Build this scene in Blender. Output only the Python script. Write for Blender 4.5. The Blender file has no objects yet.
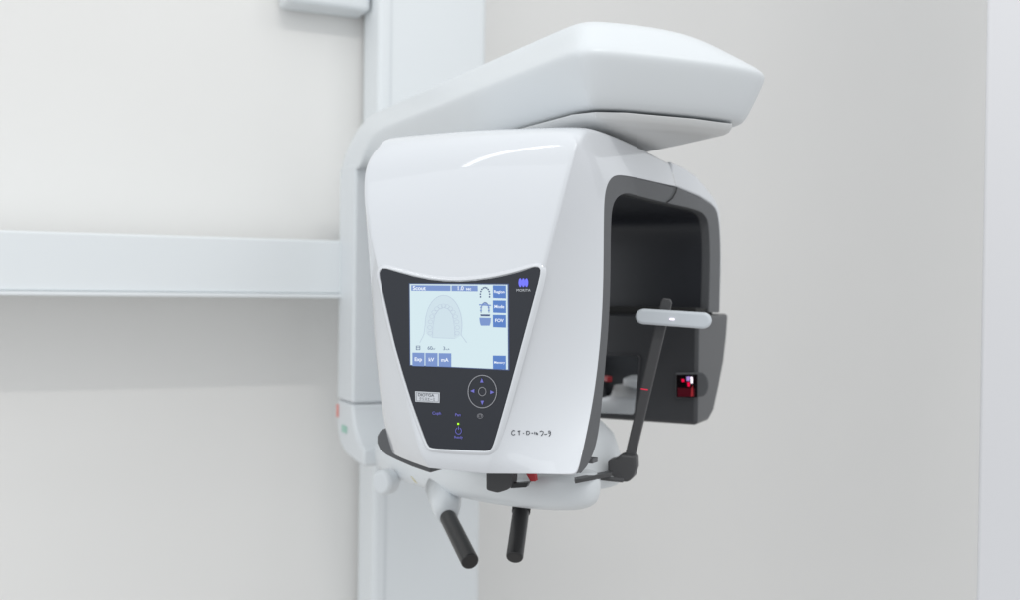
import bpy, bmesh, math
from mathutils import Vector, Matrix
S = bpy.context.scene
COL = S.collection
R = math.radians
H0 = 1.45                      # height of the lens above the floor
FPX = 1100.0                   # focal length in photo pixels
PITCH, ROLL = (300-288)/FPX, R(0.75)

# ------------------------------------------------------------------ camera
cam = bpy.data.cameras.new('camera'); camo = bpy.data.objects.new('camera', cam); COL.objects.link(camo)
cam.sensor_width = 36; cam.lens = FPX/1020*36; cam.clip_end = 100; cam.clip_start = .05
CM = Matrix.Rotation(math.pi/2-PITCH, 3, 'X') @ Matrix.Rotation(ROLL, 3, 'Z')
camo.matrix_world = Matrix.Translation((0, 0, H0)) @ CM.to_4x4()
cam.dof.use_dof = True; cam.dof.focus_distance = 1.5; cam.dof.aperture_fstop = 3.2
S.camera = camo

def ray(px, py): return CM @ Vector(((px-510)/FPX, -(py-300)/FPX, -1))
def onY(px, py, Y):
    d = ray(px, py); return d*(Y/d.y)

# frames (all relative to lens height): scanning head (u across its face, t into it) and the arm (l across, k backwards)
TH = R(26); HU = Vector((math.cos(TH), -math.sin(TH), 0)); HT = Vector((math.sin(TH), math.cos(TH), 0)); HO = Vector((-.0708, 1.4767, 0))
def F(u, t, z): return HO + HU*u + HT*t + Vector((0, 0, z))
def pu(px, py, u):            # photo point lying on the head's plane u = const -> (u, t, z)
    d = ray(px, py); k = (HO.dot(HU)+u)/d.dot(HU); p = d*k
    return (u, (p-HO).dot(HT), p.z)
def pt(px, py, t):
    d = ray(px, py); k = (HO.dot(HT)+t)/d.dot(HT); p = d*k
    return ((p-HO).dot(HU), t, p.z)
AL = R(25); AR = Vector((math.cos(AL), math.sin(AL), 0)); AB = Vector((-math.sin(AL), math.cos(AL), 0)); AO = Vector((.082, 1.45, 0))
def G(l, k, z): return AO + AR*l + AB*k + Vector((0, 0, z))

# ------------------------------------------------------------------ materials
def mat(name, col, rough=.4, coat=0, metal=0, emit=None, es=1, var=.0, bump=0, bscale=200, spec=.5, croughness=.05):
    m = bpy.data.materials.new(name); m.use_nodes = True; nt = m.node_tree; b = nt.nodes['Principled BSDF']
    b.inputs['Base Color'].default_value = (*col, 1); b.inputs['Roughness'].default_value = rough
    b.inputs['Coat Weight'].default_value = coat; b.inputs['Coat Roughness'].default_value = croughness
    b.inputs['Metallic'].default_value = metal; b.inputs['Specular IOR Level'].default_value = spec
    if emit: b.inputs['Emission Color'].default_value = (*emit, 1); b.inputs['Emission Strength'].default_value = es
    tc = nt.nodes.new('ShaderNodeTexCoord')
    if var:
        n = nt.nodes.new('ShaderNodeTexNoise'); n.inputs['Scale'].default_value = 3; n.inputs['Detail'].default_value = 5
        mp = nt.nodes.new('ShaderNodeMix'); mp.data_type = 'RGBA'
        nt.links.new(tc.outputs['Object'], n.inputs['Vector']); nt.links.new(n.outputs['Fac'], mp.inputs['Factor'])
        mp.inputs['A'].default_value = (*[c*(1-var) for c in col], 1); mp.inputs['B'].default_value = (*[min(1, c*(1+var)) for c in col], 1)
        nt.links.new(mp.outputs['Result'], b.inputs['Base Color'])
    if bump:
        n = nt.nodes.new('ShaderNodeTexNoise'); n.inputs['Scale'].default_value = bscale; n.inputs['Detail'].default_value = 3
        bp = nt.nodes.new('ShaderNodeBump'); bp.inputs['Strength'].default_value = bump; bp.inputs['Distance'].default_value = .001
        nt.links.new(tc.outputs['Object'], n.inputs['Vector']); nt.links.new(n.outputs['Fac'], bp.inputs['Height']); nt.links.new(bp.outputs['Normal'], b.inputs['Normal'])
    return m
M = dict(
 wall=mat('wall paint', (.83, .82, .80), .85, var=.015, bump=.15, bscale=300, spec=.2),
 jamb=mat('jamb paint', (.72, .72, .74), .6, var=.01),
 gloss=mat('gloss white lacquer', (.68, .70, .73), .34, coat=1, var=.008, croughness=.035, bump=.05, bscale=14),
 white=mat('satin white paint', (.71, .74, .76), .42, coat=.25, var=.01, croughness=.2),
 column=mat('column paint', (.79, .82, .835), .5, var=.01),
 cream=mat('off white plastic', (.74, .75, .75), .5),
 trim=mat('dark grey moulding', (.095, .098, .104), .48, bump=.1, bscale=900),
 inner=mat('black inner cover', (.022, .024, .030), .38, coat=.15, croughness=.3),
 housing=mat('charcoal housing', (.035, .036, .040), .4, coat=.2, croughness=.25),
 stick=mat('dark support plastic', (.055, .055, .058), .5),
 panel=mat('panel film', (.020, .023, .031), .35, coat=.0, spec=.3),
 rubber=mat('black grip rubber', (.008, .008, .009), .38, coat=.2, croughness=.2),
 pad=mat('pale grey pad', (.62, .66, .70), .5),
 seam=mat('dark seam gap', (.02, .02, .02), .8),
 mirror=mat('mirror glass', (.85, .85, .86), .03, metal=1),
 red=mat('red laser light', (.3, .0, .02), .3, emit=(1, .0, .06), es=.75),
 redp=mat('red plastic', (.5, .02, .03), .4),
 maroon=mat('dark red glass', (.10, .006, .014), .1, coat=1),
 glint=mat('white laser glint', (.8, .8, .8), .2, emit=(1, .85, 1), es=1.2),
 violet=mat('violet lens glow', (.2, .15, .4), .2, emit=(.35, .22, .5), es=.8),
 black=mat('laser window black', (.004, .001, .002), .12, coat=1),
 screen=mat('screen background', (.02, .02, .02), .25, emit=(.64, .79, .84), es=.95),
 blue=mat('screen blue', (.01, .01, .02), .25, emit=(.055, .17, .50), es=1.0),
 blue2=mat('screen pale blue', (.01, .01, .02), .25, emit=(.15, .25, .54), es=1.0),
 slight=mat('screen white text', (.1, .1, .1), .25, emit=(.78, .85, .95), es=.95),
 sline=mat('screen faint line', (.01, .01, .01), .25, emit=(.46, .54, .67), es=.95),
 sfill=mat('screen faint fill', (.01, .01, .01), .25, emit=(.60, .73, .80), es=.95),
 sdark=mat('screen dark mark', (.01, .01, .01), .25, emit=(.03, .06, .18), es=1),
 lav=mat('lavender print', (.15, .14, .48), .5, emit=(.10, .10, .5), es=.2),
 greyp=mat('grey print', (.35, .35, .38), .5),
 logo=mat('blue violet emblem', (.13, .14, .75), .4, emit=(.1, .1, .7), es=.4),
 sticker=mat('silver label', (.60, .62, .66), .35),
 ink=mat('dark ink', (.03, .035, .05), .6),
 led=mat('green lamp', (.2, .5, .0), .3, emit=(.45, 1, .02), es=1.0),
 coral=mat('coral sticker', (.80, .28, .24), .6), mint=mat('mint sticker', (.36, .60, .50), .6), yellow=mat('yellow sticker', (.7, .6, .2), .5),
)

# ------------------------------------------------------------------ object helpers
ROOTLOC = Vector((-.25, 2.72, 0))
root = bpy.data.objects.new('dental_scanner', None); COL.objects.link(root); root.location = ROOTLOC
root['label'] = 'white dental X-ray scanner on a wall column, touch screen lit on its glossy head'
root['category'] = 'dental scanner'
BASE = {root: ROOTLOC.copy()}

def link(name, verts, faces, m, parent=root, smooth=True, bevel=0, segs=3, subsurf=0, solid=0, label=None, angle=35):
    vs = [Vector(v)+Vector((0, 0, H0)) for v in verts]
    c = sum(vs, Vector())/len(vs)
    me = bpy.data.meshes.new(name); me.from_pydata([v-c for v in vs], [], faces)
    bm = bmesh.new(); bm.from_mesh(me); bmesh.ops.remove_doubles(bm, verts=bm.verts, dist=1e-6)
    bmesh.ops.recalc_face_normals(bm, faces=bm.faces); bm.to_mesh(me); bm.free()
    me.materials.append(M[m]); o = bpy.data.objects.new(name, me); COL.objects.link(o)
    if parent is not None:
        o.parent = parent; o.location = c-BASE[parent]
    else: o.location = c
    BASE[o] = c
    if smooth:
        for p in me.polygons: p.use_smooth = True
    if solid:
        s = o.modifiers.new('solid', 'SOLIDIFY'); s.thickness = solid; s.offset = -1
    if subsurf:
        s = o.modifiers.new('sub', 'SUBSURF'); s.levels = s.render_levels = subsurf
    if bevel:
        b = o.modifiers.new('bev', 'BEVEL'); b.width = bevel; b.segments = segs; b.limit_method = 'ANGLE'; b.angle_limit = R(28); b.harden_normals = True
    if smooth and not subsurf:
        w = o.modifiers.new('wn', 'WEIGHTED_NORMAL'); w.keep_sharp = True
    if label: o['label'] = label
    return o

class MB:
    def __init__(s): s.v = []; s.f = []
    def add(s, v, f):
        n = len(s.v); s.v += [Vector(p) for p in v]; s.f += [tuple(i+n for i in q) for q in f]; return s
    def prism(s, a, b):       # two matching loops
        n = len(a); s.add(list(a)+list(b), [tuple(range(n))[::-1], tuple(range(n, 2*n))]+[(i, (i+1) % n, n+(i+1) % n, n+i) for i in range(n)]); return s
    def tube(s, pts, rad, n=16, cap=True, up=Vector((0, 0, 1)), closed=False):
        pts = [Vector(p) for p in pts]; rs = rad if isinstance(rad, (list, tuple)) else [rad]*len(pts)
        vs = []
        N = len(pts)
        for i, p in enumerate(pts):
            if closed: d = (pts[(i+1) % N]-pts[i-1]).normalized()
            else: d = (pts[min(i+1, N-1)]-pts[max(i-1, 0)]).normalized()
            a = d.cross(up)
            if a.length < .05: a = d.cross(Vector((1, 0, 0)))
            a.normalize(); b = d.cross(a)
            for j in range(n):
                w = 2*math.pi*j/n; vs.append(p+(a*math.cos(w)+b*math.sin(w))*rs[i])
        f = []
        for i in range(N if closed else N-1):
            for j in range(n): f.append((i*n+j, i*n+(j+1) % n, ((i+1) % N)*n+(j+1) % n, ((i+1) % N)*n+j))
        if cap and not closed: f += [tuple(range(n)), tuple(range((N-1)*n, N*n))]
        s.add(vs, f); return s
    def rings(s, rings, capa=True, capb=True):
        n = len(rings[0]); vs = [p for r in rings for p in r]; f = []
        for i in range(len(rings)-1):
            for j in range(n): f.append((i*n+j, i*n+(j+1) % n, (i+1)*n+(j+1) % n, (i+1)*n+j))
        if capa: f.append(tuple(range(n)))
        if capb: f.append(tuple(range((len(rings)-1)*n, len(rings)*n)))
        s.add(vs, f); return s
    def link(s, name, m, parent=root, **k): return link(name, s.v, s.f, m, parent, **k)

def boxG(l0, l1, k0, k1, z0, z1):
    q = [(l0, k0), (l1, k0), (l1, k1), (l0, k1)]
    return MB().prism([G(a, b, z0) for a, b in q], [G(a, b, z1) for a, b in q])
def boxF(u0, u1, t0, t1, z0, z1):
    q = [(u0, t0), (u1, t0), (u1, t1), (u0, t1)]
    return MB().prism([F(a, b, z0) for a, b in q], [F(a, b, z1) for a, b in q])
def offset(poly, d):          # inward offset of a counter-clockwise loop
    n = len(poly); out = []
    area = sum(poly[i][0]*poly[(i+1) % n][1]-poly[(i+1) % n][0]*poly[i][1] for i in range(n))
    sg = 1 if area > 0 else -1
    for i in range(n):
        a, b, c = Vector(poly[i-1]), Vector(poly[i]), Vector(poly[(i+1) % n])
        e1, e2 = (b-a).normalized(), (c-b).normalized()
        nrm = (Vector((-e1.y, e1.x))+Vector((-e2.y, e2.x)))*sg
        nrm = nrm.normalized() if nrm.length > 1e-6 else Vector((0, 0))
        out.append(tuple(b+nrm*d))
    return out
def smoothloop(p, it=2):      # Chaikin corner cutting
    for _ in range(it):
        q = []
        for i in range(len(p)):
            a, b = Vector(p[i]), Vector(p[(i+1) % len(p)]); q += [tuple(a*.75+b*.25), tuple(a*.25+b*.75)]
        p = q
    return p

# ------------------------------------------------------------------ setting
def struct(o): o['kind'] = 'structure'; return o
WK = 1.345                                                           # wall plane, behind the column
w = MB().prism([G(-3.5, WK, -1.45), G(2.6, WK, -1.45), G(2.6, WK+.1, -1.45), G(-3.5, WK+.1, -1.45)], [G(-3.5, WK, 2.2), G(2.6, WK, 2.2), G(2.6, WK+.1, 2.2), G(-3.5, WK+.1, 2.2)])
struct(w.link('wall', 'wall', None, smooth=False))
# pale wall return at the right
a = onY(981.5, 300, 1.9); a.z = 0
e = Vector((1, -.15, 0)); q = [a, a+e, a+e+Vector((0, .4, 0)), a+Vector((.26, .4, 0))]
struct(MB().prism([p+Vector((0, 0, -1.45)) for p in q], [p+Vector((0, 0, 2.2)) for p in q]).link('doorway', 'jamb', None, bevel=.006))

# ------------------------------------------------------------------ column, carriage, side arm
cl = .120; ck = 1.20
col = boxG(cl, cl+.277, ck, WK-.02, -1.45, 1.6).link('column', 'column', bevel=.012)
MB().add([G(cl+.03, ck-.001, -1.4), G(cl+.034, ck-.001, -1.4), G(cl+.034, ck-.001, 1.55), G(cl+.03, ck-.001, 1.55)], [(0, 1, 2, 3)]).link('guide_groove', 'white', col, smooth=False)
for px, py in ((368, 562),):
    c = onY(372, 562, 2.62); MB().tube([c, c-AB*-.0-AB*.003], .006, 12).link('screw', 'greyp', col)
# wall bracket at the top
br = boxG(-.085, .115, 1.25, WK-.005, .655, .76).link('wall_bracket', 'white', bevel=.01)
# carriage (profile along k,z extruded over the width)
def profG(prof, l0, l1): return MB().prism([G(l0, k, z) for k, z in prof], [G(l1, k, z) for k, z in prof])
CL1 = .36
carr = profG([(1.10, -.2505), (.985, -.2505), (.985, .262), (1.10, .262)], 0, CL1).link('carriage', 'white', bevel=.007)
profG([(.992, .2), (.995, .262), (1.085, .262), (1.19, .2), (1.19, -.25), (.995, -.25)], .11, .33).link('slide_block', 'white', carr, smooth=False)
# side arm to the left
sa = boxG(-1.5, .02, 1.085, 1.29, -.018, .099).link('side_arm', 'column', bevel=.004)
boxG(-1.5, .015, 1.075, 1.295, -.027, -.0185).link('lower_lip', 'column', sa, bevel=.002)

# ------------------------------------------------------------------ overhead arm
plan = [(0, 1.10), (0, 1.085), (0, 1.06), (0, 1.03), (0, .99), (0, .96), (0, .93), (0, .89), (0, .84), (0, .7), (0, .35), (0, .12), (0, .05), (.004, .012), (.018, -.006), (.05, -.014), (.13, -.02), (.22, -.02), (.29, -.006), (.335, .024), (.358, .08), (.362, .2), (.362, .5), (.36, .84), (.36, .93), (.36, .96), (.36, .99), (.36, 1.03), (.36, 1.06), (.36, 1.085), (.36, 1.10)]
def qdrop(k, k0, r_): return 0 if k <= k0 else r_-math.sqrt(max(0, r_*r_-min(k-k0, r_)**2))
def zring(off, z, kind=0):
    out = []
    ins = offset(plan, off) if off < .03 or kind == 0 else [(.12+(a-.12)*(1-off*4.6), b+off*.85*max(0, 1-b/.5)) for a, b in plan]
    for (a, b), (a0, b0) in zip(ins, plan):
        b = min(b, b0) if b0 > .8 else b
        if b0 > .8: b = b0
        zz = z
        if kind == 1: zz = z-min(qdrop(b0, .83, .16), z-.246)
        if kind == 2: zz = z-.027*max(0, (a-.14)/.2)**2*max(0, 1-b0/.5)-qdrop(b0, .985, .118)*(z-.262)/.118
        if kind == 2 and b0 < .8: zz = max(zz, .322)
        out.append(G(a, b, max(zz, z if kind == 0 else .246)))
    return out
rings = [zring(.046, .245), zring(.036, .2465), zring(.027, .254), zring(.003, .304, 1), zring(.0, .314, 1), zring(.006, .324, 2), zring(.045, .359, 2), zring(.072, .371, 2), zring(.11, .376, 2)]
arm = MB().rings(rings).link('overhead_arm', 'white', subsurf=2)
# turning plate under the arm
p2 = [(.03, .62), (.03, .2), (.034, .07), (.05, .035), (.09, .02), (.2, .018), (.275, .03), (.303, .07), (.312, .2), (.31, .6)]
MB().rings([[G(a, b, .225) for a, b in offset(p2, .04)], [G(a, b, .229) for a, b in offset(p2, .028)], [G(a, b, .2315) for a, b in offset(p2, .012)], [G(a, b, .236) for a, b in offset(p2, .004)], [G(a, b, .242) for a, b in p2]]).link('turning_plate', 'cream', bevel=.001)
boxG(.06, .30, .07, .6, .2405, .249).link('plate_gap', 'seam', smooth=False)

# ------------------------------------------------------------------ scanning head: glossy front shell
UR = .170
st = [ # crease (px, py, t), trim line (px, py), left silhouette (px, py)
 ((486, 473.5, .006), (576, 474), (396, 458)), ((489, 464, .0), (579.5, 462), (393, 453)), ((498, 440, 0), (586, 436), (387, 436)),
 ((511, 392, 0), (594.5, 392), (379, 398)), ((525, 340, 0), (600.5, 340), (373, 345)), ((541, 280, 0), (603, 290), (370, 297)),
 ((549, 250, 0), (603.3, 255), (368.8, 262)), ((560, 210, 0), (603.6, 220), (368, 225)), ((568, 177, .003), (604, 200), (368.5, 200)),
 ((575, 150, .010), (606, 187), (371, 178)), ((578.5, 133.5, .022), (610, 179), (378, 155))]
rows = []
for i, (c, T, L) in enumerate(st):
    L = (L[0]-(9, 9, 9, 7, 5, 4, 3, 3, 1, 0, 0)[i], L[1])
    cu, ct, cz = pt(*c)
    Tp = Vector(pu(*T, UR)); Lp = Vector(pu(*L, -UR))
    cr = Vector((cu, ct, cz)); cf = Vector((-cu, ct, cz))
    if i >= 8: cf.x = max(cf.x, (-.166, -.160, -.148)[i-8]); cf.y += (.004, .008, .014)[i-8]
    M1 = cr.lerp(Tp, .12); M2 = cr.lerp(Tp, .5); M3 = cr.lerp(Tp, .93)
    if i > 4: M2.x += .002
    if cr.x < .12: M2.y -= .004*(1 if i > 0 else 0)
    Lz = Vector((-UR, Lp.y, cz)); Lb = Vector((-UR, .16, cz))
    rows.append([Lb, Lz.lerp(Lb, .4), Lz+Vector((0, .004, 0)), cf.lerp(Lz, .5)+Vector((0, -.002, 0)), cf.lerp(Lz, .08), cf, cf*.5+Vector((0, ct, cz))*.5, Vector((0, ct, cz)), cr*.5+Vector((0, ct, cz))*.5, cr, M1, M2, M3, Tp])
for tt, zz, T in ((.045, .220, (616, 174.5)), (.10, .2225, (630, 176.5)), (.2, .2215, (645, 179.7)), (.3, .216, (662, 183.6)), (.415, .210, (677, 187))):
    Tp = Vector(pu(*T, UR)); cr = Vector((.162, tt, zz-.004)); cf = Vector((-.146, tt, zz-.004))
    Lb = Vector((-UR, tt+.01, Tp.z)); m = Vector((0, tt, zz))
    rows.append([Lb, Lb.lerp(cf, .3), Lb.lerp(cf, .7), Lb.lerp(cf, .85), Lb.lerp(cf, .95), cf, cf*.55+m*.45, m, cr*.55+m*.45, cr, cr.lerp(Tp, .12), cr.lerp(Tp, .5), cr.lerp(Tp, .93), Tp])
nc = len(rows[0])
vs = [F(*p) for r in rows for p in r]
fs = [(i*nc+j, i*nc+j+1, (i+1)*nc+j+1, (i+1)*nc+j) for i in range(len(rows)-1) for j in range(nc-1)]
def raw_shell():
    me = bpy.data.meshes.new('front_shell'); c = sum(vs, Vector())/len(vs)
    me.from_pydata([v-c for v in vs], [], [f[::-1] for f in fs]); me.materials.append(M['gloss'])
    o = bpy.data.objects.new('front_shell', me); COL.objects.link(o); o.parent = root
    c = c+Vector((0, 0, H0)); o.location = c-ROOTLOC; BASE[o] = c
    for p in me.polygons: p.use_smooth = True
    at = me.attributes.new('crease_edge', 'FLOAT', 'EDGE')
    for e_ in me.edges:
        a, b = e_.vertices; ia, ja = divmod(a, nc); ib, jb = divmod(b, nc); w = 0
        if ja == jb and ia != ib:
            if ja == 9 and max(ia, ib) <= 10: w = .74
            if ja == 5 and max(ia, ib) <= 7: w = .6
            if ja in (5, 9) and max(ia, ib) <= 3: w = .6
            if ja in (0, nc-1) and max(ia, ib) > 1: w = .9
        if ia == ib == 0: w = .9
        at.data[e_.index].value = w
    s = o.modifiers.new('sub', 'SUBSURF'); s.levels = s.render_levels = 3
    s = o.modifiers.new('solid', 'SOLIDIFY'); s.thickness = .003; s.offset = 1
    s = o.modifiers.new('bev', 'BEVEL'); s.width = .0012; s.segments = 2; s.limit_method = 'ANGLE'; s.angle_limit = R(50)
    return o
shell = raw_shell()

# dark moulding that lines the opening: an arch, closed towards the back leg
band_o = [(577, 474), (583.5, 450), (594.5, 392), (600.5, 340), (603, 290), (603.6, 215), (605, 193), (608.5, 180), (615.5, 174.5), (632, 177), (677, 187.5), (700, 198), (713, 204.5), (718, 211), (720.5, 228), (721.5, 260), (720, 312.4)]
band_i = [(709.5, 312.4), (711, 260), (710, 228), (707, 216), (698, 210), (666, 203), (640, 196.5), (627, 193), (618, 197), (613, 207), (611.5, 225), (611, 290), (609, 330), (606, 365), (602, 410), (597.5, 444), (589, 465), (581, 474)]
def chaikin(p, it=2):
    for _ in range(it):
        q = [p[0]]
        for a, b in zip(p, p[1:]): q += [(a[0]*.75+b[0]*.25, a[1]*.75+b[1]*.25), (a[0]*.25+b[0]*.75, a[1]*.25+b[1]*.75)]
        p = q+[p[-1]]
    return p
band_i = chaikin(band_i); band_o = chaikin(band_o)
O = [pu(*p, UR)[1:] for p in band_o]; I = [pu(*p, UR)[1:] for p in band_i]
I[-1] = (O[0][0]+.012, O[0][1]); 
loop = O+I
LS = sorted((r[2][2], r[2][1]) for r in rows[:11])
def tL(z):
    if z <= LS[0][0]: return LS[0][1]
    for (a, b), (c_, d_) in zip(LS, LS[1:]):
        if z <= c_: return b+(d_-b)*(z-a)/(c_-a)
    return LS[-1][1]
def tclamp(t, z, i):
    return t if t > .3 else max(t, tL(z)+(.014 if i < len(O) else .03))
band = MB().prism([F(UR-.001, t, z) for t, z in loop], [F(-UR+.003, tclamp(t, z, i), z) for i, (t, z) in enumerate(loop)]).link('opening_trim', 'trim', bevel=.003, segs=3)
# seam across the moulding
sp = [pu(*p, UR+.0006) for p in ((677.2, 187.8), (676, 193), (672.5, 199), (667, 203.2))]
MB().tube([F(*p) for p in sp], .0009, 6).link('trim_seam', 'seam', band)
# black liner just inside it
L1 = [(a, b) for a, b in I][:-2]
Lo = offset(loop, -.0015)[len(O):-2]
n = len(Lo)
lin = MB()
for k in range(n-1):
    (t0, z0), (t1, z1) = Lo[k], Lo[k+1]
    lin.add([F(UR-.016, t0, z0), F(UR-.016, t1, z1), F(-UR+.006, tclamp(t1, z1, 99), z1), F(-UR+.006, tclamp(t0, z0, 99), z0)], [(0, 1, 2, 3)])
lin.link('inner_liner', 'inner', solid=.001)

# white rear cover over the back leg
rc = [(672, 162), (684, 167), (697, 176), (708, 189), (716, 200), (720, 211), (721, 228), (721.8, 262), (720.3, 312), (719, 312), (720, 262), (719, 228), (716.4, 211.5), (711.3, 204.8), (700, 197.4), (672, 185.7)]
rcp = [pu(*p, UR-.004)[1:] for p in rc]
MB().prism([F(UR-.004, t, z) for t, z in rcp], [F(-UR+.004, t, z) for t, z in rcp]).link('rear_cover', 'gloss', bevel=.004)

# lower housing on the back leg (receptor side)
ho = [(727.5, 313.6), (726, 335), (723, 362), (718, 388), (713, 411), (708, 420), (697, 424.5), (680, 423), (680, 400), (694, 360), (703, 313.6)]
hp = [pu(*p, UR+.002)[1:] for p in ho]
tin = .545; zt, zb = hp[0][1], hp[6][1]
hp = hp[:7]+[(tin, zb), (tin, zt)]
hous = MB().prism([F(UR+.004, t, z) for t, z in hp], [F(-UR, t, z) for t, z in hp]).link('receptor_housing', 'housing', bevel=.020, segs=7)
boxF(-UR, UR-.005, tin+.015, tin+.12, zt-.001, zt+.012).link('housing_joint', 'seam', smooth=False)
# mirror on it
mq = [(586, 353.5), (638, 354.5), (641, 358), (635.5, 413), (634, 415.5), (578, 413)]
mqa = [pt(*p, tin-.003) for p in mq]; mqb = [pt(*p, tin+.002) for p in mq]
fr = MB().prism([F(p[0], tin-.004, p[2]) for p in mqa], [F(p[0], tin+.002, p[2]) for p in mqa]).link('mirror_frame', 'housing', hous, bevel=.001)
c0 = Vector((sum(p[0] for p in mqa)/6, sum(p[2] for p in mqa)/6))
mi = [(c0.x+(p[0]-c0.x)*.95, c0.y+(p[2]-c0.y)*.95) for p in mqa]
MB().prism([F(a, tin-.0055, b) for a, b in mi], [F(a, tin-.003, b) for a, b in mi]).link('mirror', 'mirror', hous, smooth=False)
# laser window: capsule recess with a black square window, red beam marks
def flat(name, pts, t, m, par, th=.0008, onT=None, smooth=False, **kw):
    tt = t if onT is None else onT
    q = [pt(x, y, tt) for x, y in pts]
    return MB().prism([F(a, t, b) for a, _, b in q], [F(a, t+th, b) for a, _, b in q]).link(name, m, par, smooth=smooth, **kw)
def arc(cx, cy, rx, ry, a0, a1, n=16): return [(cx+rx*math.cos(R(a0+(a1-a0)*i/n)), cy-ry*math.sin(R(a0+(a1-a0)*i/n))) for i in range(n+1)]
z = lambda x, y: (660+x/12, 360+y/12)
flat('laser_bezel', [z(190, 150), z(470, 145)]+arc(*z(500, 290), 7.0, 12.0, 88, -75)+[z(470, 440), z(190, 455)], tin-.004, 'trim', hous, .004, smooth=True, bevel=.002)
flat('laser_window', [z(200, 175), z(450, 172), z(450, 445), z(200, 445)], tin-.0052, 'black', hous)
flat('laser_lens', [z(215, 330), z(420, 335), z(420, 435), z(215, 435)], tin-.0058, 'maroon', hous)
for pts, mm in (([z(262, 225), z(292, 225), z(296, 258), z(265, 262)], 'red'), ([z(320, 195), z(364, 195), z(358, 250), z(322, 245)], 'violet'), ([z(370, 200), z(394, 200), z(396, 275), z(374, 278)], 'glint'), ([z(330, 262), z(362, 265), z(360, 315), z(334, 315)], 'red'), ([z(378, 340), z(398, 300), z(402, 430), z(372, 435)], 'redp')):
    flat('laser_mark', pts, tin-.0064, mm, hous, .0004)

# dark rear cover of the front leg, peeping out under the shell at the left
bz = rows[0][0][2]
cv = [(380, 430), (376.5, 436), (376.5, 443), (379.5, 450), (386, 455), (396, 460), (412, 467), (431, 473.5), (431.5, 466), (402, 452), (392, 425)]
q = [pt(x, y, .10) for x, y in cv]
MB().prism([F(a, .10, b) for a, _, b in q], [F(a, .15, b) for a, _, b in q]).link('leg_rear_cover', 'trim', bevel=.003)
boxF(-.13, .15, .12, .14, bz+.006, bz+.012).link('leg_floor', 'trim', smooth=False)

# ------------------------------------------------------------------ control panel
ol = [(382, 269.3), (386, 269), (400, 273), (415, 277), (430, 280), (445, 281.6), (460, 282), (475, 281), (490, 279), (505, 276), (520, 272.2), (534, 267.6), (538.5, 267.5), (540.7, 270), (540, 276), (524.3, 334), (510, 387), (495.5, 438), (492.5, 447.5), (489.5, 450.3), (484, 450.6), (434, 448), (430, 446.8), (427.5, 443), (412, 400.5), (396, 348), (380.5, 279), (379.8, 273)]
olq = [pt(x, y, 0) for x, y in ol]
pan = MB().prism([F(a, -.0012, b) for a, _, b in olq], [F(a, .004, b) for a, _, b in olq]).link('control_panel', 'panel', bevel=.0005, segs=1)
oc = [(a, b) for a, _, b in olq]
def pl(off): return offset(oc, -off)
rr = [[F(a, .003, b) for a, b in pl(.0003)], [F(a, -.0022, b) for a, b in pl(.0007)], [F(a, -.0026, b) for a, b in pl(.0018)], [F(a, -.0016, b) for a, b in pl(.0050)], [F(a, .002, b) for a, b in pl(.0085)]]
MB().rings(rr, False, False).link('panel_rim', 'gloss', shell, subsurf=1)

PT = -.0012
def fl(name, pts, m, lay=1, **k): return flat(name, pts, PT-.0004*lay, m, pan, .0003, onT=PT, **k)
scr = lambda x, y: (400+x/6, 275+y/6)
fl('screen_bezel', [scr(56, 50), scr(654, 53), scr(657, 572), scr(60, 542)], 'sdark', 1)
fl('screen', [scr(62, 55), scr(646, 59), scr(649, 566), scr(66, 538)], 'screen', 2)
class Group:                   # many flat marks of one colour, collected in one mesh
    def __init__(s, name, m, lay): s.n, s.m, s.l, s.b = name, m, lay, MB()
    def poly(s, pts):
        q = [pt(x, y, PT) for x, y in pts]; t = PT-.0004*s.l
        s.b.add([F(a, t, b) for a, _, b in q], [tuple(range(len(q)))]); return s
    def ring(s, pts, w, closed=False):
        N = len(pts)
        for i in range(N if closed else N-1):
            a, b = Vector(pts[i]), Vector(pts[(i+1) % N]); d = (b-a).normalized(); nn = Vector((-d.y, d.x))*w/2; a = a-d*w*.3; b = b+d*w*.3
            s.poly([a+nn, b+nn, b-nn, a-nn])
        return s
    def text(s, body, px, py, hpx, xs=1.0, align='CENTER', slope=.02, bold=0):
        cu = bpy.data.curves.new('t', 'FONT'); cu.body = body; cu.align_x = align; cu.align_y = 'CENTER'; cu.size = 1; cu.offset = bold
        ob = bpy.data.objects.new('t', cu); COL.objects.link(ob); bpy.context.view_layer.update()
        me = bpy.data.meshes.new_from_object(ob.evaluated_get(bpy.context.evaluated_depsgraph_get()))
        vv = [(px+v.co.x*hpx*1.35*xs, py-v.co.y*hpx*1.35+v.co.x*hpx*1.35*xs*slope) for v in me.vertices]
        ff = [tuple(p.vertices) for p in me.polygons]
        q = [pt(x, y, PT) for x, y in vv]; t = PT-.0004*s.l
        s.b.add([F(a, t, b) for a, _, b in q], ff)
        bpy.data.objects.remove(ob); bpy.data.curves.remove(cu); bpy.data.meshes.remove(me); return s
    def done(s): return s.b.link(s.n, s.m, pan, smooth=False)
fl('title_bar', [scr(72, 62), scr(306, 64), scr(306, 97), scr(72, 95)], 'blue2', 3)
fl('title_bar', [scr(313, 64), scr(468, 65), scr(469, 99), scr(313, 97)], 'blue2', 3)
for (y0, y1) in ((63, 139), (152, 226), (238, 313), (482, 563)):
    fl('screen_button', [scr(560, y0), scr(637, y0+1), scr(638, y1+2), scr(561, y1-1)], 'blue', 3)
for (x0, x1) in ((79, 151), (157, 229), (236, 311)):
    fl('screen_button', [scr(x0, 463+x0*.02), scr(x1, 464+x0*.02), scr(x1, 545+x0*.02), scr(x0, 543+x0*.02)], 'blue2', 3)
g = Group('screen_text', 'slight', 4)
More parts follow.
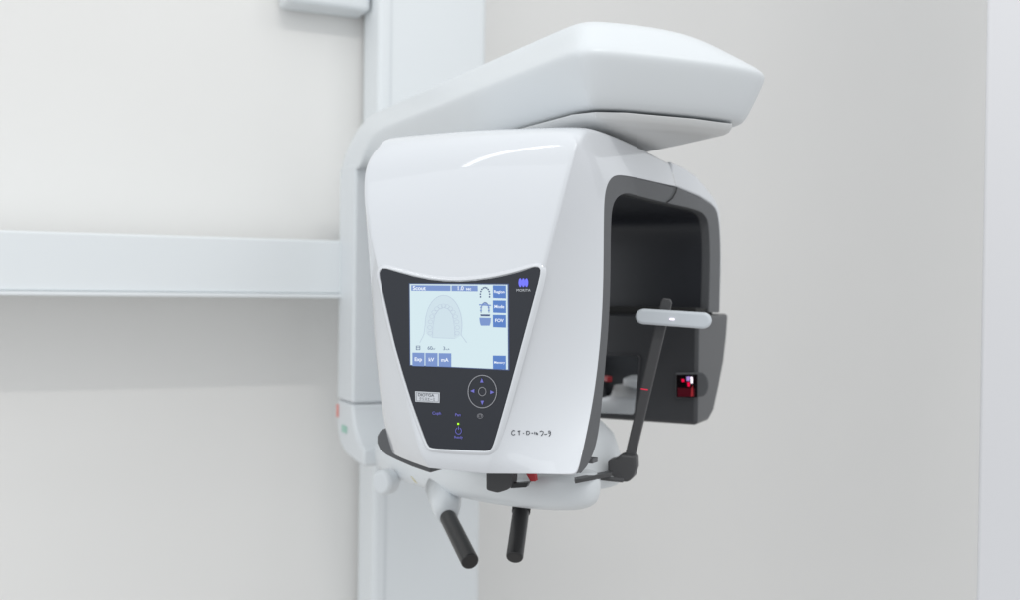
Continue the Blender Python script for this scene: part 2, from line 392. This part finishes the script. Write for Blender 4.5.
for s_, x, y, h, a_ in (('Scout', 82, 80, 4.2, 'LEFT'), ('1.0', 345, 81, 4.2, 'LEFT'), ('sec', 400, 84, 3.0, 'LEFT'), ('Region', 599, 102, 2.9, 'CENTER'), ('Mode', 599, 190, 3.2, 'CENTER'), ('FOV', 599, 273, 3.4, 'CENTER'), ('Memory', 600, 524, 2.35, 'CENTER'), ('Exp', 115, 505, 3.8, 'CENTER'), ('kV', 193, 507, 3.8, 'CENTER'), ('mA', 273, 509, 3.8, 'CENTER')):
    Group('screen_text', 'slight', 4).text(s_, *scr(x, y), h, align=a_, bold=.02).done()
g = Group('screen_reading', 'sdark', 4)
g.text('60', *scr(185, 438), 3.8).text('kV', *scr(208, 443), 2).text('3', *scr(270, 440), 3.8).text('mA', *scr(290, 445), 2)
g.ring([scr(103, 425), scr(125, 425), scr(125, 447), scr(103, 447)], .55, True).ring([scr(103, 435), scr(125, 435)], .5)
g.done()
# faint dental arch drawing
f_ = Group('jaw_drawing', 'sfill', 3); f_.poly([scr(*p) for p in arc(267, 300, 108, 175, 180, 0, 24)]+[scr(370, 360), scr(340, 380), scr(190, 375), scr(160, 350)]); f_.done()
f_ = Group('jaw_outline', 'sline', 5)
f_.ring([scr(*p) for p in arc(267, 300, 110, 178, 182, -2, 24)]+[scr(372, 360), scr(405, 405)], .5).ring([scr(157, 300), scr(150, 355), scr(125, 405)], .5)
f_.ring([scr(*p) for p in [(200, 370), (205, 300), (215, 240), (240, 205), (270, 195), (298, 205), (320, 240), (330, 300), (335, 370)]], .35).ring([scr(200, 375), scr(335, 380)], .35)
for i in range(15):
    w = R(192-i*204/14); x, y = 267+82*math.cos(w), 320-135*math.sin(w)
    f_.ring([scr(*p) for p in arc(x, y, 14, 12, 0, 324, 9)], .3, True)
f_.done()
# little icons in the right column of the screen
g = Group('screen_icon', 'sdark', 4)
for i in range(11):
    w = R(195-i*210/10); x, y = 514+28*math.cos(w), 120-44*math.sin(w); g.poly([scr(*p) for p in arc(x, y, 5, 5.5, 0, 315, 7)])
g.poly([scr(485, 235), scr(545, 236), scr(542, 247), scr(489, 246)])
g.ring([scr(*p) for p in arc(514, 212, 24, 48, 195, -15, 14)], .7)
g.done()
g = Group('screen_icon', 'blue2', 5)
g.ring([scr(482, 178), scr(548, 182)], 1.3)
for i in range(8):
    w = R(190-i*200/7); x, y = 514+24*math.cos(w), 206-36*math.sin(w); g.poly([scr(*p) for p in arc(x, y, 6, 6.5, 0, 315, 7)])
g.poly([scr(481, 255), scr(550, 257), scr(548, 285), scr(542, 303), scr(490, 303), scr(484, 285)]); g.done()
# buttons, prints
pb = lambda x, y: (400+x/6.375, 365+y/6.375)
g = Group('dial_ring', 'greyp', 2)
g.ring(arc(*pb(527, 167), 14.2, 16.2, 0, 352, 44), .75, True).ring(arc(*pb(527, 167), 3.7, 4.2, 0, 345, 20), .6, True); g.done()
for (x, y), d in (((524, 97), 0), ((464, 163), 1), ((590, 171), 2), ((527, 237), 3)):
    cx, cy = pb(x, y); k = 2.1
    T = [[(-.8, .9), (.8, .9), (0, -1.1)], [(.9, -.9), (.9, .9), (-1.0, 0)], [(-.9, -.9), (-.9, .9), (1.0, 0)], [(-.8, -.9), (.8, -.9), (0, 1.1)]][d]
    fl('arrow_key', [(cx+a*k, cy+b*k) for a, b in T], 'lav', 2)
g = Group('key_print', 'lav', 2)
for a_, x, y, h in (('Cuph', 238, 305, 3.0), ('Pan', 372, 315, 3.0), ('Ready', 376, 458, 2.6)): Group('key_print', 'lav', 2).text(a_, *pb(x, y), h, bold=.01).done()
g.ring(arc(*pb(376, 418), 2.9, 3.2, 60, -240, 18), .7).ring([pb(376, 390), pb(376, 408)], .7).done()
g = Group('key_print', 'greyp', 2); g.text('CT', *pb(513, 322), 2.6).ring(arc(*pb(513, 322), 2.9, 2.4, 0, 340, 16), .3, True).done()
MB().tube([F(*pt(*pb(372, 373), PT)), F(*pt(*pb(372, 373), PT-.0016))], .0014, 12).link('ready_lamp', 'led', pan)
st_ = fl('name_label', [pb(100, 165), pb(257, 173), pb(255, 239), pb(102, 231)], 'sticker', 2)
g = Group('label_print', 'ink', 3)
g.text('DIOTGA', *pb(170, 190), 3.0, xs=1.05, slope=.05).text('クリスエーミ', *pb(178, 216), 2.8, xs=.72, slope=.05); g.ring([pb(108, 173), pb(250, 180), pb(248, 232), pb(110, 225)], .25, True).done()
# maker's emblem
lg = lambda x, y: (480+x/12.75, 270+y/12.75)
g = Group('emblem', 'logo', 2)
for x in (516, 556, 596): g.poly([lg(*p) for p in arc(x, 163, 22, 56, 0, 345, 20)])
g.done()
g = Group('maker_name', 'sticker', 2); g.text('MORITA', *lg(556, 262), 2.7, xs=1.05, slope=0).done()
# handwritten style mark on the shell
UM = UR
def shellpt(x, y, off=.0006):  # point on the lower right facet of the shell
    a, b, c_ = [F(*p) for p in (rows[2][9], rows[2][13], rows[4][11])]
    nrm = (b-a).cross(c_-a).normalized(); nrm = nrm if nrm.dot(Vector((0, -1, 0))) > 0 else -nrm
    d = ray(x, y); return d*(a.dot(nrm)/d.dot(nrm)), nrm
ink_strokes = [[(514.8, 430.6), (513.2, 429.9), (511.6, 431.5), (511.5, 433.6), (513.0, 434.8), (515.0, 434.0)], [(517.6, 430.8), (520.2, 430.4)], [(519.0, 430.6), (519.2, 434.6)], [(523.0, 432.8), (523.9, 432.9)],
 [(526.4, 430.9), (526.6, 434.4), (528.4, 434.2), (529.6, 432.7), (529.0, 430.9), (526.4, 430.7)], [(531.4, 432.6), (533.0, 432.8)], [(534.6, 431.4), (534.7, 433.9)], [(536.2, 431.8), (536.0, 433.8), (537.8, 434.2), (537.4, 432.8), (536.2, 433.0)],
 [(539.6, 431.2), (541.6, 430.6), (543.2, 431.4), (542.8, 433.4), (541.0, 435.6)], [(544.2, 433.8), (545.4, 434.2), (546.8, 433.6)], [(548.0, 430.9), (549.6, 430.4), (550.4, 431.6), (549.2, 432.7), (548.0, 432.2)], [(550.4, 431.6), (550.2, 434.0), (548.8, 436.0)]]
INK = ink_strokes

# ------------------------------------------------------------------ lower arm, chin unit, handles, head supports
def zs(k): return .010-.058*max(0, min(1, (k-.10)/.50))
p3 = [(0, 1.0), (0, .7), (0, .4), (.002, .22), (.02, .14), (.06, .10), (.10, .10), (.122, .125), (.140, .17), (.150, .25), (.18, .4), (.26, .6), (.34, .8), (.34, 1.0)]
def r3(off, z): return [G(a, b if b < .98 else 1.0, z+zs(b)) for a, b in offset(p3, off)]
low = MB().rings([r3(.055, -.331), r3(.03, -.330), r3(.010, -.325), r3(.001, -.312), r3(.0, -.285), r3(.006, -.275), r3(.03, -.270), r3(.06, -.268)]).link('lower_arm', 'white', subsurf=2)
prof = [(1.10, -.252), (1.10, -.298), (1.092, -.326), (1.072, -.348), (1.03, -.365), (.96, -.372), (.9, -.374), (.9, -.336), (.93, -.328), (.957, -.312), (.975, -.29), (.985, -.265), (.985, -.252)]
profG(prof, 0, CL1).link('arm_elbow', 'white', low, bevel=.007)
# stickers on carriage elbow
c = G(-.001, 1.085, 0)
def sideG(name, k0, k1, z0, z1, m): MB().prism([G(-.0005, k0, z0), G(-.0005, k1, z0), G(-.0005, k1, z1), G(-.0005, k0, z1)], [G(-.002, k0, z0), G(-.002, k1, z0), G(-.002, k1, z1), G(-.002, k0, z1)]).link(name, m, low, smooth=False)
sideG('sticker', 1.085, 1.097, -.29, -.262, 'coral')
sideG('sticker', 1.02, 1.055, -.318, -.303, 'mint')
# clamping knob under the elbow
kc = onY(386, 482, 2.08)
kd = (Vector((-.5, -.86, .0))).normalized()
MB().tube([kc-kd*.035, kc-kd*.02, kc-kd*.012, kc+kd*.012, kc+kd*.018], [.010, .012, .024, .024, .019], 24, up=Vector((0, 0, 1))).link('clamp_knob', 'white', bevel=.002)
# chin rest unit above the arm (stands between the legs)
cc = G(.15, .32, 0)
def disc(c, prof, n=32): return MB().rings([[c+Vector((r_*math.cos(2*math.pi*i/n), r_*math.sin(2*math.pi*i/n), z_)) for i in range(n)] for r_, z_ in prof])
disc(cc, [(.100, -.315), (.108, -.30), (.106, -.28), (.09, -.235), (.07, -.215), (.03, -.200)]).link('chin_rest_base', 'white', bevel=.002)
cp = MB().tube([cc+Vector((0, 0, -.225)), cc+Vector((0, 0, -.205)), cc+Vector((0, 0, -.185))], [.06, .042, .036], 24).link('chin_rest_post', 'cream')
MB().rings([[G(.16+a*s_, .30+b*s_, z_-.055) for a, b in smoothloop([(-.05, -.02), (.05, -.02), (.06, .02), (0, .045), (-.06, .02)])] for s_, z_ in ((.8, -.135), (1, -.13), (1, -.118), (.7, -.112))]).link('chin_rest', 'white', bevel=.001)
boxG(.12, .142, .36, .37, -.178, -.168).link('bite_marker', 'redp', smooth=False)

# handles
def grip(a, b, r_, name='handle'):
    d = (b-a).normalized(); L = (b-a).length
    return MB().tube([a, a+d*.003, b-d*.003, b-d*.0008, b, b+d*.0001], [r_*.95, r_, r_, r_*.93, r_*.80, r_*.6], 28).link(name, 'rubber', bevel=.0005)
ga = onY(448, 517, 1.82); gb = onY(470.5, 562, 1.70)
h1 = grip(ga, gb, .0140)
sa_ = onY(444, 488, 1.93); MB().tube([sa_, ga.lerp(sa_, .35), ga], [.032, .0245, .0160], 28).link('handle_socket', 'white', h1)
ga = onY(521.5, 508, 1.72); gb = onY(514.5, 558, 1.64)
h2 = grip(ga, gb, .0130)
MB().tube([ga+(ga-gb).normalized()*-.008, ga+(ga-gb).normalized()*.02], [.0145, .0145], 28).link('handle_socket', 'seam', h2)

# head support: bracket, stick and pad (right), bracket with short rod (left)
YS = 1.70
def poly_at(pts, Y, th): return MB().prism([onY(x, y, Y) for x, y in pts], [onY(x, y, Y)+Vector((.3*th, th, 0)) for x, y in pts])
b1 = poly_at([(607, 461), (616, 459), (620, 454.5), (635.5, 456.5), (636, 468), (633, 477.5), (628, 482.5), (619, 482), (607.5, 474)], YS, .03).link('head_support', 'stick', bevel=.004)
poly_at([(624.5, 456), (634.5, 457.5), (671.5, 303), (670, 299), (663, 297.8), (661, 301)], YS+.008, .012).link('support_stick', 'stick', b1, bevel=.002)
pill = arc(702.5, 320.5, 8.6, 8.2, 80, -90, 14)+arc(643.5, 316.4, 8.6, 7.8, 268, 92, 14)
poly_at(pill, YS-.012, .016).link('support_pad', 'pad', b1, bevel=.004, segs=4)
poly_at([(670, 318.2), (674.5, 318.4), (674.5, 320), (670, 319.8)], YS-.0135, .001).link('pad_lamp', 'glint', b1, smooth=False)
MB().tube([onY(641, 388.5, YS), onY(648, 389.5, YS)], .0008, 6).link('laser_line', 'red', b1)
MB().prism([onY(575, 480, 1.53), onY(612, 472.5, 1.64), onY(612, 476.5, 1.64), onY(575, 483.8, 1.53)], [onY(575, 480, 1.53)+Vector((0, .02, 0)), onY(612, 472.5, 1.64)+Vector((0, .02, 0)), onY(612, 476.5, 1.64)+Vector((0, .02, 0)), onY(575, 483.8, 1.53)+Vector((0, .02, 0))]).link('slide_rod', 'rubber', b1, smooth=False)
MB().tube([onY(592, 477, 1.66), onY(608, 479, 1.66), onY(622, 480.5, 1.68)], .0035, 12).link('slide_cable', 'stick', b1)
b2 = poly_at([(486, 466), (512, 466), (511.5, 485), (508, 490), (497, 493.5), (486, 490.5)], 1.545, .03).link('head_support', 'stick', bevel=.003)
poly_at([(511, 484), (529, 482.5), (526, 487.5), (511, 488.5)], 1.555, .012).link('slide_rod', 'rubber', b2, smooth=False)
poly_at([(526, 474), (534.5, 474), (535.5, 481.5), (530.5, 481.8)], 1.57, .012).link('red_tab', 'redp', b2, smooth=False)
# small print on lower arm
poly_at([(411, 476.5), (413, 478.5), (417, 483.5), (415, 482)], 1.93, .002).link('sticker', 'yellow', low, smooth=False)

# handwriting on the shell: thin ink strokes lying on the facet
bpy.context.view_layer.update()
dg = bpy.context.evaluated_depsgraph_get(); se = shell.evaluated_get(dg); inv = se.matrix_world.inverted()
ib = MB()
def hit(x, y):
    o_ = inv @ Vector((0, 0, H0)); d_ = (inv.to_3x3() @ ray(x, y)).normalized()
    ok, loc, nr, _ = se.ray_cast(o_, d_)
    return (se.matrix_world @ loc - Vector((0, 0, H0)) - ray(x, y).normalized()*.0003) if ok else None
for s_ in INK:
    q = [hit(x, y) for x, y in s_]
    if all(p is not None for p in q): ib.tube(q, .00055, 6)
if ib.v: ib.link('ink_mark', 'ink', shell)

# ------------------------------------------------------------------ light
wd = bpy.data.worlds.new('World'); S.world = wd; wd.use_nodes = True; nt = wd.node_tree
bg = nt.nodes['Background']; tc = nt.nodes.new('ShaderNodeTexCoord'); sx = nt.nodes.new('ShaderNodeSeparateXYZ'); rp = nt.nodes.new('ShaderNodeValToRGB'); mr = nt.nodes.new('ShaderNodeMapRange')
mr.inputs['From Min'].default_value = -1; mr.inputs['From Max'].default_value = 1
nt.links.new(tc.outputs['Generated'], sx.inputs[0]); nt.links.new(sx.outputs['Z'], mr.inputs['Value']); nt.links.new(mr.outputs[0], rp.inputs[0]); nt.links.new(rp.outputs[0], bg.inputs[0])
e = rp.color_ramp.elements; e[0].position = .25; e[0].color = (.50, .495, .49, 1); e[1].position = .85; e[1].color = (.95, .98, 1, 1)
m_ = rp.color_ramp.elements.new(.5); m_.color = (.66, .69, .72, 1)
bg.inputs[1].default_value = 1.08
def area(name, loc, target, sx_, sy_, power, col=(1, 1, 1), roll=None):
    l = bpy.data.lights.new(name, 'AREA'); l.shape = 'RECTANGLE'; l.size = sx_; l.size_y = sy_; l.energy = power; l.color = col
    o = bpy.data.objects.new(name, l); COL.objects.link(o); o.location = Vector(loc)+Vector((0, 0, H0))
    d = (Vector(target)-Vector(loc)).normalized()
    o.rotation_euler = d.to_track_quat('-Z', 'Y').to_euler(); return o
area('window', (-2.6, -.6, .5), (-.1, 2.0, 0), 3.0, 2.6, 20, (.93, .965, 1))
def tube_light(name, a, b, wdt, power, down=Vector((0, 0, -1)), col=(1, 1, 1)):
    a, b = Vector(a), Vector(b); o = area(name, a.lerp(b, .5), a.lerp(b, .5)+Vector((0, .01, -1)), (b-a).length, wdt, power, col)
    x = (b-a).normalized(); zz = -down; y = zz.cross(x).normalized(); zz = x.cross(y)
    o.rotation_euler = Matrix((x, y, zz)).transposed().to_euler(); return o
tube_light('left_ceiling_tube', (-2.9, -.12, 1.9), (-1.12, .93, 1.9), .07, 3.4)

area('right_wall_fill', (1.7, 1.0, 1.9), (.9, 3.0, .4), .9, .9, 6, (1, .99, .97))  # added fill lamp, brightens the right wall towards its top
area('ceiling_tube', (.6, -.1, 2.12), (-.3, 2.2, 0), .9, .05, 14.5, (1, .985, .96))

S.view_settings.view_transform = 'Standard'; S.view_settings.look = 'None'; S.view_settings.exposure = 0; S.view_settings.gamma = 1
S.render.engine = 'CYCLES'
